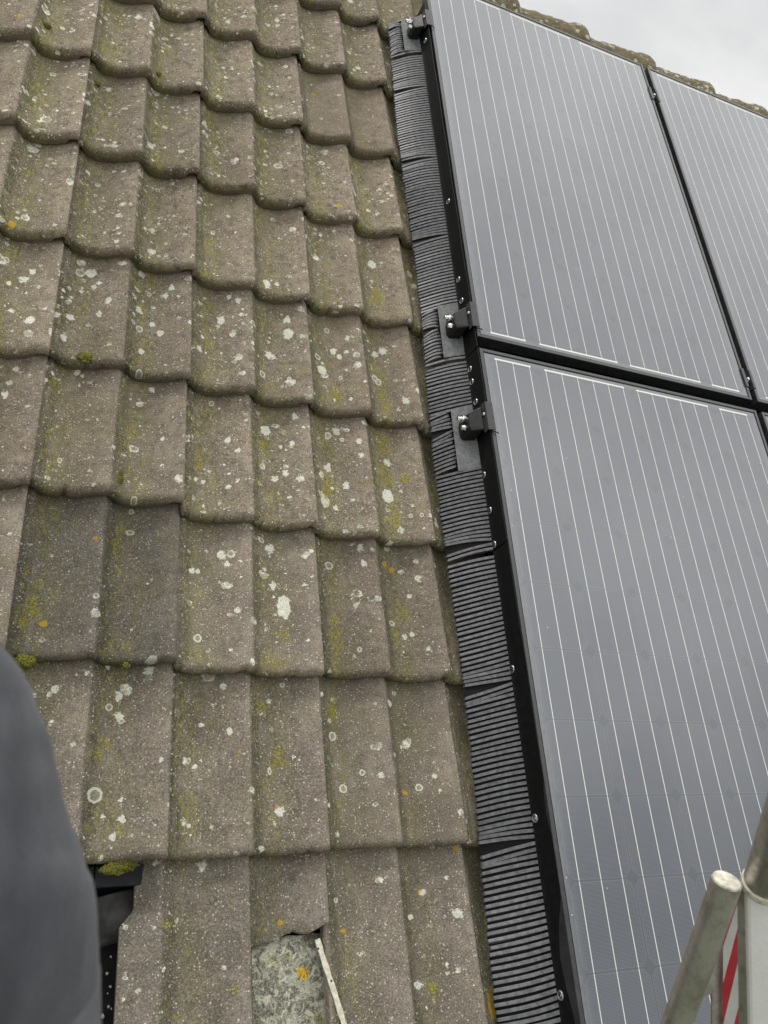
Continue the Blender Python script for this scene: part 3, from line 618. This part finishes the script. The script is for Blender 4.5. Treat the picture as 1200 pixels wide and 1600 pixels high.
# ------------------------------------------------------------------ moss tufts
def moss(u, v, rad, label, w=None, flat=.6, long=1.0):
    rad *= .74
    bm = bmesh.new(); bmesh.ops.create_icosphere(bm, subdivisions=4, radius=rad)
    sd = int(u * 977 + v * 331) & 1023
    for q in bm.verts:
        c_ = q.co.copy()
        n_ = float(vnoise(c_.x + c_.z, c_.y - c_.z, sd + 40, 1.6 / rad)) * .5 + float(vnoise(c_.x - c_.z, c_.y + c_.z, sd + 41, 6 / rad)) * .4
        q.co = c_ * (1 + n_ * 1.2); q.co.z *= flat; q.co.x *= long
    mb = MB(); mb.add([q.co for q in bm.verts], [[q.index for q in f.verts] for f in bm.faces]); bm.free()
    z = tile_top(u, v) if w is None else w
    tag(mb.build('moss_tuft', M_MOSS, M=Matrix.Translation((u, v, z + rad * flat * .35)), smooth=180), label, 'moss', 'moss tufts growing on the tiles')
moss(-0.732, 0.732, 0.0113, 'roundest green moss ball low on the grey-brown tile above the sooty tile')
moss(-0.731, 0.750, 0.0085, 'small moss ball just above the roundest moss ball')
moss(-0.734, 0.696, 0.0070, 'pale small moss ball lowest in the row of three')
moss(-1.020, 2.096, 0.0151, 'green moss ball in a tile channel near the upper left photo corner')
moss(-0.877, 1.951, 0.0124, 'dark moss ball in a channel of the lichen-spotted tiles at upper left')
moss(-0.723, 2.043, 0.0106, 'small moss ball right of the upper left ones, just above a tile edge')
moss(-0.866, 0.336, 0.0170, 'dark moss cushion under a tile edge just above the sleeve', long=1.5)
moss(-0.689, 0.340, 0.0093, 'small moss cushion under the lower edge of the sooty tile')
moss(-0.673, -0.008, 0.0166, 'yellow-green moss hanging from the tile edge over the hole', w=-.044, long=2.4, flat=.45)
moss(-0.818, 1.026, 0.0155, 'flat moss strip under a wavy tile edge at the left', long=1.9, flat=.35)


# ------------------------------------------------------------------ solar panels
PU, PV, PH, YAW, TU, TV = .1400, 1.2545, .090, -.0045, .0213, -.0034
ax = Vector((math.cos(YAW), math.sin(YAW), TU)).normalized(); ay = Vector((-math.sin(YAW), math.cos(YAW), TV)).normalized()
az = ax.cross(ay).normalized(); ay = az.cross(ax)
PANEL = Matrix(((ax.x, ay.x, az.x, PU), (ax.y, ay.y, az.y, PV), (ax.z, ay.z, az.z, PH), (0, 0, 0, 1)))
PW, PL, PT = .992, 1.65, .036
def solar_panel(a, b, label, flip=False):
    root = bpy.data.objects.new('solar_panel', None); COL.objects.link(root); root.empty_display_size = .1
    m = Matrix.Translation((a, b, 0))
    if flip: m = Matrix.Translation((a + PW, b + PL, 0)) @ Matrix.Rotation(math.pi, 4, 'Z')
    root.matrix_world = ROOF @ PANEL @ m
    lip = .010
    f = MB()
    # frame of four rails: outer wall, top lip
    for (lo, hi) in (((0, 0, -PT), (lip, PL, 0)), ((PW - lip, 0, -PT), (PW, PL, 0)), ((lip, 0, -PT), (PW - lip, lip, 0)), ((lip, PL - lip, -PT), (PW - lip, PL, 0))):
        f.box(lo, hi)
    f.build('frame', M_FRAME, root, bevel=.0012)
    g_ = MB(); x0, x1, y0, y1 = lip, PW - lip, lip, PL - lip
    g_.box((x0 - .001, y0 - .001, -.010), (x1 + .001, y1 + .001, -.0022))
    o = g_.build('glass', M_CELLS, root)
    uvl = o.data.uv_layers.new(name='surface')
    for lp in o.data.loops:
        c_ = o.data.vertices[lp.vertex_index].co; uvl.data[lp.index].uv = (c_.x, c_.y)
    s_ = MB()                                            # dark sealing joint between glass and frame
    for (lo, hi) in (((lip, lip, -.003), (lip + .0022, PL - lip, -.0014)), ((PW - lip - .0022, lip, -.003), (PW - lip, PL - lip, -.0014)),
                     ((lip + .0022, lip, -.003), (PW - lip - .0022, lip + .0022, -.0014)), ((lip + .0022, PL - lip - .0022, -.003), (PW - lip - .0022, PL - lip, -.0014))):
        s_.box(lo, hi)
    s_.build('seal', M_BLACK, root)
    tag(root, label, 'solar panel', 'solar panels on the roof')
    return root
GAPV, GAPU = .039, .024
solar_panel(0, 0, 'upper solar panel beside the bare tiles, reaching up to the ridge tiles')
solar_panel(PW + GAPU, 0, 'upper right solar panel cut off by the photo edge, below the open sky')
solar_panel(0, -GAPV - PL, 'large lower solar panel in front, behind the aluminium ladder end', True)
solar_panel(PW + GAPU, -GAPV - PL, 'sliver of a lower solar panel at the right photo edge', True)
# rails carrying the panels
for i, (b, lab) in enumerate(((1.40, 'topmost black mounting rail under the upper panels near the ridge'), (.075, 'black mounting rail under the lower edge of the upper panels'),
                              (-.245, 'black mounting rail under the top edge of the lower panels'))):
    mb = MB(); mb.box((-.030, b - .02, -.078), (2.03, b + .02, -.0375))
    tag(mb.build('mounting_rail', M_BLACK, M=PANEL, bevel=.002), lab, 'rail', 'mounting rails under the panels')

# ------------------------------------------------------------------ comb guard along the panel edge
def pan(a, b, c): return PANEL @ Vector((a, b, c))
CL_V = (2.635, 1.325, .995)                    # v of the three end clamps
PLATE = [(2.545, 2.715), (1.235, 1.412), (.880, 1.062)]
FAST = [(2.622, .061), (2.551, .057), (1.788, .055), (1.485, .049), (1.407, .05), (1.176, .043), (1.134, .043), (1.067, .048),
        (.853, .037), (.751, .041), (.66, .039), (.354, .04), (.039, .046), (-.275, .046)]
def comb(v0, v1, label, seed):
    rr = random.Random(seed)
    root = empty('bird_guard_comb', (PU, v0, 0)); inv = Matrix.Translation((-PU, -v0, 0))
    band = MB()
    ub = PU - .0035
    # thin L-profile: upright face along the panel frame and a narrow foot
    n = max(2, int((v1 - v0) / .05)); vs = []
    for i in range(n + 1):
        v = v0 + (v1 - v0) * i / n; wv = .0008 * math.sin(v * 23)
        pts = [(ub + wv, .0885), (ub - .0022 + wv, .0885), (ub - .0022 + wv - .001, .056), (ub - .0035, .037), (ub - .0060, .033), (ub - .0056, .0308), (ub - .0015, .0345), (ub + wv, .056)]
        vs += [(x, v, z + TV * (v - PV)) for x, z in pts]
    fs = [tuple(range(7, -1, -1)), tuple(n * 8 + q for q in range(8))]
    for i in range(n):
        for q in range(8): fs.append((i * 8 + q, i * 8 + (q + 1) % 8, i * 8 + 8 + (q + 1) % 8, i * 8 + 8 + q))
    band.add(vs, fs); band.build('mounting_band', M_BLACK, root, M=inv, smooth=35)
    teeth = MB(); v = v0 + .004; back = []
    while v < v1 - .006:
        plate = any(a < v < b for a, b in PLATE)
        # the tip rests on the tile below it; teeth bend where the tile course steps
        splay = .010 * math.sin(v * 9 + seed) + rr.uniform(-.0016, .0016)
        course = (v / GAUGE) % 1.0
        droop = -.006 if course > .93 else (.012 * (1 - course / .12) if course < .12 else 0)
        ue = .036 + .006 * math.sin(v * 5.1) + rr.uniform(-.002, .002)
        ve = v - .016 + droop + splay * .25
        we = max(tile_top(ue, ve) + .0095, -.024)
        roll = .06 + .16 * math.sin(v * 7.3 + 1.1) + rr.uniform(-.10, .10)
        if v < .0: roll -= 0.5 * max(0, math.sin((v + .29) * 11.0)) * (v > -.29)
        u1 = (.078 + .003 * rr.uniform(-1, 1)) if plate else ub - .002
        wr = .0330 + TV * (v - PV)
        A = Vector((u1, v, wr if not plate else we + (wr - we) * ((u1 - ue) / (ub - ue)))); B = Vector((ue, ve, we))
        wd = .0035
        ns = 5; vs = []
        for i in range(ns + 1):
            t = i / ns; c_ = A.lerp(B, t); c_.z += .006 * math.sin(t * math.pi) ; c_.y += splay * .3 * math.sin(t * math.pi) * .5
            tw = roll * (.35 + .65 * t)
            d = Vector((0, math.cos(tw), math.sin(tw))) * wd * (1 - .10 * t); h = Vector((0, -math.sin(tw), math.cos(tw))) * .0009
            e = h * 17 * (1 - .5 * t); d2 = d * .8
            vs += [c_ - d2 - e, c_ + d2 - e, c_ + d - h * .6, c_ + d + h, c_ - d + h, c_ - d - h * .6]
        fs = [(0, 1, 2, 3, 4, 5), tuple(ns * 6 + q for q in (5, 4, 3, 2, 1, 0))]
        for i in range(ns):
            for q in range(6): fs.append((i * 6 + q, i * 6 + (q + 1) % 6, i * 6 + 6 + (q + 1) % 6, i * 6 + 6 + q))
        teeth.add(vs, fs)
        if not plate: back.append((v, [A + (B - A) * t + Vector((0, 0, .006 * math.sin(t * math.pi) - .0062)) for t in (.02, .25, .5, .75, .985)]))
        else: back.append((v, [A + (B - A) * t + Vector((0, 0, .006 * math.sin(t * math.pi) - .0062)) for t in (-.1, .2, .5, .75, .985)]))
        v += .0118
    teeth.build('comb_teeth', M_TOOTH, root, M=inv)
    bk = MB(); m = 5                                              # black sheet added under the teeth so the gaps look dark
    bk.add([q for _, ps in back for q in ps], [(i * m + j, i * m + j + 1, (i + 1) * m + j + 1, (i + 1) * m + j) for i in range(len(back) - 1) for j in range(m - 1)
                                               if abs(back[i + 1][1][0].x - back[i][1][0].x) < .03])
    o = bk.build('gap_dark_sheet', M_BLACK, root, M=inv); so = o.modifiers.new('thickness', 'SOLIDIFY'); so.thickness = .001; so.offset = -1
    for a, b in PLATE:
        if v0 <= (a + b) / 2 < v1:
            pm = MB(); wr = .0330 + TV * (a - PV)
            z0 = lambda u: -.004 + (wr + .004) * (u - .036) / (ub - .036) - .001
            vs = []
            for vv in (a - .002, (a * 2 + b) / 3, (a + b * 2) / 3, b + .002):
                for uu in (.076, .092, .11, ub - .003): vs.append((uu, vv - (ub - uu) * .16, z0(uu)))
            fs = [(j * 4 + i, j * 4 + i + 1, j * 4 + i + 5, j * 4 + i + 4) for j in range(3) for i in range(3)]
            pm.add(vs, fs); o = pm.build('solid_plate', M_PLATE, root, M=inv)
            so = o.modifiers.new('thickness', 'SOLIDIFY'); so.thickness = .0018
    for fv, fw in FAST:
        if v0 <= fv < v1:
            m = inv @ Matrix.Translation((ub - .0034, fv, fw)) @ Matrix.Rotation(-math.pi / 2, 4, 'Y')
            q = MB(); ns = 28
            for (ra, rb, z0, z1) in ((.0088, .0062, 0, .0016),):
                vs = []
                for i in range(ns):
                    c_, s_ = math.cos(2 * math.pi * i / ns), math.sin(2 * math.pi * i / ns)
                    vs += [(ra * c_, ra * s_, z0), (ra * c_, ra * s_, z1 * .6), ((ra + rb) / 2 * c_, (ra + rb) / 2 * s_, z1 * 1.5), (rb * c_, rb * s_, z1), (rb * c_, rb * s_, z0)]
                fs = []
                for i in range(ns):
                    for t in range(5): fs.append((i * 5 + t, ((i + 1) % ns) * 5 + t, ((i + 1) % ns) * 5 + (t + 1) % 5, i * 5 + (t + 1) % 5))
                q.add(vs, fs)
            ring = q.build('fastener', M_RING, root, M=m, smooth=40)
            q = MB(); q.tube([(0, 0, 0), (0, 0, .0016), (0, 0, .0024)], [.0048, .0048, .0034], 16)
            q.build('pin', M_CHROME if fv < .1 else M_DARKSTEEL, ring, smooth=30)
    tag(root, label, 'bird guard', 'comb guards along the panel edge')
comb(-.86, .645, 'lowest black comb guard strip, running off the bottom between tiles and lower panel', 1)
comb(.649, 1.216, 'black comb guard strip around the lower of the two close clamps', 2)
comb(1.220, 2.527, 'long black comb guard strip beside the upper panel, below the highest clamp', 3)
comb(2.531, 2.735, 'short topmost black comb guard piece under the highest clamp', 4)

# ------------------------------------------------------------------ clamps
def end_clamp(v, label):
    root = empty('end_clamp', (PU, v, 0)); h = PH + TV * (v - PV)
    q = MB()                                                       # angled plate gripping the panel edge
    sec = [(-.0145, h - .014), (-.0125, h + .0045), (.0075, h + .0075), (.0075, h + .0050), (-.0102, h + .0022), (-.0120, h - .014)]
    q.prism([Vector((a, -.042, b)) for a, b in sec], None, Vector((0, .084, 0)))
    pl = q.build('clamp_plate', M_DARKSTEEL, root, bevel=.001)
    q = MB(); q.tube([(-.0150, .008, h - .005), (-.0172, .008, h - .0048), (-.0184, .008, h - .0046)], [.0052, .0046, .0026], 16); q.build('rivet', M_CHROME, pl, smooth=40)
    q = MB()                                                       # sloped black block round the rail end
    sec = [(-.052, -.024), (-.052, .002), (-.046, .026), (-.016, .040), (-.016, -.040), (-.046, -.038)]
    a = [Vector((x, y, .016)) for x, y in sec]; b = [Vector((x * .86 - .002, y * .86, h - .010 if x > -.02 else h - .028)) for x, y in sec]; n = len(sec)
    q.add(a + b, [tuple(range(n)), tuple(range(2 * n - 1, n - 1, -1))] + [(i, i + n, (i + 1) % n + n, (i + 1) % n) for i in range(n)])
    q.build('clamp_block', M_BLOCK, root, bevel=.0025)
    q = MB(); q.tube([(-.046, .010, .046), (-.056, .010, .046)], .0085, 6); q.tube([(-.0562, .010, .046), (-.0585, .010, .046)], .0110, 24)
    q.tube([(-.0587, .010, .046), (-.069, .010, .046)], .0050, 16)
    q.build('bolt', M_CHROME, root, smooth=30)
    q = MB(); q.tube([(-.042, -.014, .044), (-.054, -.016, .044), (-.060, -.016, .044)], [.0075, .0075, .005], 6); q.build('nut', M_CHROME, root, smooth=30)
    q = MB(); q.tube([(.000, -.046, h + .001), (.004, -.047, h + .006), (.011, -.048, h + .0055), (.016, -.048, h + .003)], .0014, 8); q.build('wire_hook', M_BLACK, root, smooth=60)
    tag(root, label, 'clamp', 'end clamps on the panel edge')
end_clamp(CL_V[0], 'highest black end clamp with a chrome bolt, near the top photo edge')
end_clamp(CL_V[1], 'black end clamp at the lower left corner of the upper panel')
end_clamp(CL_V[2], 'black end clamp at the upper left corner of the lower panel')
def mid_clamp(b, label):
    p = pan(PW + GAPU / 2, b, 0); root = empty('mid_clamp', p); 
    root.matrix_world = ROOF @ PANEL @ Matrix.Translation((PW + GAPU / 2, b, 0))
    q = MB(); g2 = GAPU / 2
    sec = [(-g2 - .010, .0008), (-g2 - .010, .0032), (-g2 + .001, .0032), (-g2 + .003, -.012), (g2 - .003, -.012), (g2 - .001, .0032), (g2 + .008, .0032), (g2 + .008, .0008), (g2 - .0005, .0008), (g2 - .0015, -.016), (-g2 + .0015, -.016), (-g2 + .0005, .0008)]
    q.prism([Vector((a, -.035, z)) for a, z in sec], None, Vector((0, .07, 0)))
    q.build('clamp_plate', M_DARKSTEEL, root)
    q = MB(); q.tube([(0, 0, -.0118), (0, 0, -.004)], .0072, 6); q.tube([(0, 0, -.0038), (0, 0, .002)], .0042, 14); q.build('bolt', M_CHROME, root, smooth=30)
    tag(root, label, 'clamp', 'mid clamps between the upper panels')
mid_clamp(1.47, 'small dark mid clamp high between the two upper panels, near the ridge')
mid_clamp(.085, 'small dark mid clamp where the gaps between the panels cross')

# ------------------------------------------------------------------ ridge
RV, RW = 3.062, -.075
RIDGE_U = [.23, .572, .920, 1.268, 1.608, 1.945]
RL = ['first mossy ridge tile at the top photo edge, above the upper panel', 'second mossy ridge tile from the left, against the sky', 'mossy ridge tile above the gap between the two upper panels',
      'mossy ridge tile just right of the panel gap, against the sky', 'yellow-lichened ridge tile nearest the right photo edge']
def ridge_tile(u0, u1, label, seed):
    q = MB(); L = u1 - u0 + .045; ns, na = 26, 26; outer = []
    for i in range(ns + 1):
        t = i / ns; u = L * t
        R = .104 + .030 * t ** 1.3
        if t > .80: R += .006 * min(1, (t - .80) / .05)
        if t > .88: R -= .022 * ((t - .88) / .12) ** 2.6
        for j in range(na + 1):
            th = math.radians(-38 + (256) * j / na) - math.radians(0)
            nn = float(vnoise(u, th * .12, seed, 26)) * .008 + float(vnoise(u, th * .12, seed + 1, 80)) * .005
            Rr = R + nn
            outer.append((u, Rr * math.cos(th), Rr * math.sin(th)))
    m = na + 1
    fs = [(i * m + j, (i + 1) * m + j, (i + 1) * m + j + 1, i * m + j + 1) for i in range(ns) for j in range(na)]
    q.add(outer, fs)
    o = q.build('ridge_tile', M_RIDGE, M=Matrix.Translation((u0, RV, RW)) , smooth=50)
    so = o.modifiers.new('thickness', 'SOLIDIFY'); so.thickness = .016; so.offset = -1
    tag(o, label, 'ridge tile', 'ridge tiles along the top')
for i in range(5): ridge_tile(RIDGE_U[i], RIDGE_U[i + 1], RL[i], 60 + i * 3)

# ------------------------------------------------------------------ ladder end at the lower right (about a metre from the eye)
def eye(px, py, d):                                             # a point at depth d in front of the place the picture was taken from
    return CPOS + (cr * ((px - 600) / 1255) + cd * ((py - 800) / 1255) + cf) * d
def ladder():
    base = eye(1200, 2100, 1.05); root = empty('ladder', base); inv = Matrix.Translation(-base)
    q = MB()                                                    # round tube with a white plug
    a, b = eye(1135, 1379, .92), eye(1001, 1760, 1.00)
    q.tube([a, a.lerp(b, .5), b], .0168, 32); tb = q.build('support_tube', M_ALUD, root, M=inv, smooth=40)
    q = MB(); d = (a - b).normalized(); q.tube([a + d * .0006, a + d * .003, a + d * .0042], [.0161, .0161, .0150], 32); q.build('end_plug', M_PLUG, tb, smooth=30)
    # channel-shaped stile: front flange, recessed web with striped tape, rear flange
    def strip(name, quad, thick, mat, parent, m=None, bev=.0012):
        q_ = MB(); p = [Vector(t) for t in quad]; nrm = (p[1] - p[0]).cross(p[3] - p[0]).normalized()
        if nrm.dot(cf) < 0: nrm = -nrm
        q_.prism(p, None, nrm * thick); return q_.build(name, mat, parent, M=inv if m is None else m, bevel=bev)
    strip('front_flange', [eye(1166, 1372, .915), eye(1262, 1396, .915), eye(1275, 1800, .955), eye(1176, 1800, .955)], .012, M_ALU, root, bev=.004)
    strip('side_flange', [eye(1151, 1392, .932), eye(1169, 1374, .918), eye(1178, 1800, .958), eye(1156, 1800, .972)], .004, M_ALUD, root)
    web = strip('web', [eye(1112, 1470, .985), eye(1160, 1385, .985), eye(1166, 1800, 1.03), eye(1112, 1800, 1.03)], .003, M_ALUD, root)
    strip('gusset', [eye(1118, 1478, .978), eye(1119, 1552, .984), eye(1068, 1566, .984), eye(1092, 1500, .975)], .004, M_ALUD, root)
    # tape stripes on the web
    t0 = [(1129, 1478, 1153, 1420), (1127, 1800, 1160, 1800)]
    def onweb(s_, y):                                            # s_ across 0..1, y in rows down the tape
        xl = 1130 - (y - 1420) * .004; xr = 1152 + (y - 1420) * .012
        dd = .9835 + (y - 1470) / 330 * .045 - .001
        return eye(xl + (xr - xl) * s_, y, dd)
    ry = (1409, 1412, 1449, 1502, 1572, 1640, 1708, 1776); ly = (1462, 1478, 1535, 1602, 1668, 1734, 1790, 1796)
    for k in range(7):
        quad = [onweb(0, ly[k]), onweb(1, ry[k]), onweb(1, ry[k + 1]), onweb(0, ly[k + 1])]
        q_ = MB(); nrm = (quad[1] - quad[0]).cross(quad[3] - quad[0]).normalized()
        if nrm.dot(cf) > 0: nrm = -nrm
        q_.prism(quad, None, nrm * .0006)
        q_.build('warning_stripe', M_RED if k % 2 == 0 else M_WHITE, web, M=Matrix.Identity(4))
    # tube running on upwards out of the stile, with a pale collar
    a, b = eye(1192, 1384, .922), eye(1262, 1165, .80)
    q = MB(); q.tube([a, b], .0222, 32); q.build('upper_tube', M_ALUD, root, M=inv, smooth=40)
    d = (b - a).normalized(); q = MB(); q.tube([a - d * .002, a + d * .006, a + d * .008], [.0238, .0238, .0224], 32); q.build('collar', M_PLUG, root, M=inv, smooth=30)
    tag(root, 'aluminium ladder end with red and white striped tape, in front of the lower panel', 'ladder')
ladder()

# ------------------------------------------------------------------ person's sleeve at the lower left, close to the eye
def person():
    base = eye(-120, 1620, .42); root = empty('person', base); inv = Matrix.Translation(-base)
    edge = [(-420, 560), (-230, 760), (-95, 905), (0, 1020), (32, 1082), (62, 1158), (95, 1240), (124, 1325), (146, 1410), (156, 1478), (157, 1540), (151, 1600), (147, 1650)]
    rads = [.090, .089, .087, .085, .084, .083, .082, .081, .0795, .078, .0770, .0765, .076]
    dep = [.46, .445, .43, .42, .415, .41, .408, .405, .405, .405, .405, .405, .405]
    pts, rad = [], []
    for i, (x, y) in enumerate(edge):
        x0, y0 = edge[max(i - 1, 0)]; x1, y1 = edge[min(i + 1, len(edge) - 1)]
        l = math.hypot(x1 - x0, y1 - y0); nx_, ny_ = (y1 - y0) / l, -(x1 - x0) / l
        rp = rads[i] * 1255 / dep[i] * 1.035
        pts.append(eye(x - nx_ * rp, y - ny_ * rp, dep[i])); rad.append(rads[i])
    for _ in range(6):                                   # even out the axis
        pts = [pts[0]] + [(pts[i - 1] + pts[i] * 2 + pts[i + 1]) / 4 for i in range(1, len(pts) - 1)] + [pts[-1]]
    # finer sampling with soft creases
    q = MB(); P_, R_ = [], []
    for i in range(len(pts) - 1):
        for s_ in range(6):
            t = s_ / 6; P_.append(pts[i].lerp(pts[i + 1], t)); R_.append(rad[i] * (1 - t) + rad[i + 1] * t)
    P_.append(pts[-1]); R_.append(rad[-1])
    q.tube(P_, R_, 48, squash=cf)
    v2 = []
    for i, p in enumerate(q.v):
        ring, k = divmod(i, 48); p = Vector(p); c_ = P_[ring]; th = 2 * math.pi * k / 48
        calm = min(1, max(.12, (len(P_) - 12 - ring) / 12))
        cr_ = calm * (.0011 * math.sin(ring * .33 + 2.2 * math.sin(th)) * (0.5 + .5 * math.sin(ring * .21)) + .0012 * math.sin(ring * .13 + th * 3) + .0120 * float(vnoise(th * .6 + .02 * ring, ring * .045, 77, 1.6)) + .0035 * float(vnoise(th * 1.2 + .06 * ring, ring * .06, 78, 2.6)))
        for t0, r0, sl, hh, wd_ in ((-1.1, 40, .030, .0042, .16), (-.35, 46, -.022, .0036, .14), (.75, 52, .020, .0040, .15), (.2, 58, .035, .0030, .12), (1.5, 44, -.025, .0040, .18)):
            dth = (th - t0 - math.pi - sl * (ring - r0) + math.pi) % (2 * math.pi) - math.pi
            cr_ += hh * math.exp(-(dth / wd_) ** 2) * math.exp(-((ring - r0) / 16) ** 2)
        v2.append(tuple(p + (p - c_).normalized() * cr_))
    q.v = v2
    jk = q.build('jacket_sleeve', M_CLOTH, root, M=inv, smooth=80)
    d = (pts[-1] - pts[-3]).normalized(); e = pts[-1]
    q = MB(); q.tube([e - d * .0215, e - d * .0205, e + d * .010, e + d * .011], [.0755, .0776, .0776, .074], 48, squash=cf); q.build('cuff_hem', M_HEM, jk, M=Matrix.Identity(4), smooth=40)
    # raised seam down the sleeve
    q = MB(); sp_ = []
    for i in range(len(P_)):
        d = (P_[min(i + 1, len(P_) - 1)] - P_[max(i - 1, 0)]).normalized(); a = (-cf - d * (-cf).dot(d)).normalized(); b = d.cross(a)
        if b.dot(cr) < 0: b = -b
        th = math.radians(33); sp_.append(P_[i] + (a * math.cos(th) + b * math.sin(th)) * (R_[i] + .0005))
    q.tube(sp_[10:], .0036, 8); q.build('seam', M_HEM, jk, M=Matrix.Identity(4), smooth=60)
    tag(root, "person's arm in a charcoal jacket sleeve, close up at the lower left", 'person')
person()

# ------------------------------------------------------------------ ground far below
mb = MB(); mb.add([(-1500, -1500, 0), (1500, -1500, 0), (1500, 1500, 0), (-1500, 1500, 0)], [(0, 1, 2, 3)])
o = mb.build('ground', simple('grass_ground', (0.06, 0.075, 0.03), 0.95, 0, 0.2, 0.3, .5)); o.matrix_world = Matrix.Identity(4); tag(o, kind='structure')
bpy.context.view_layer.update()
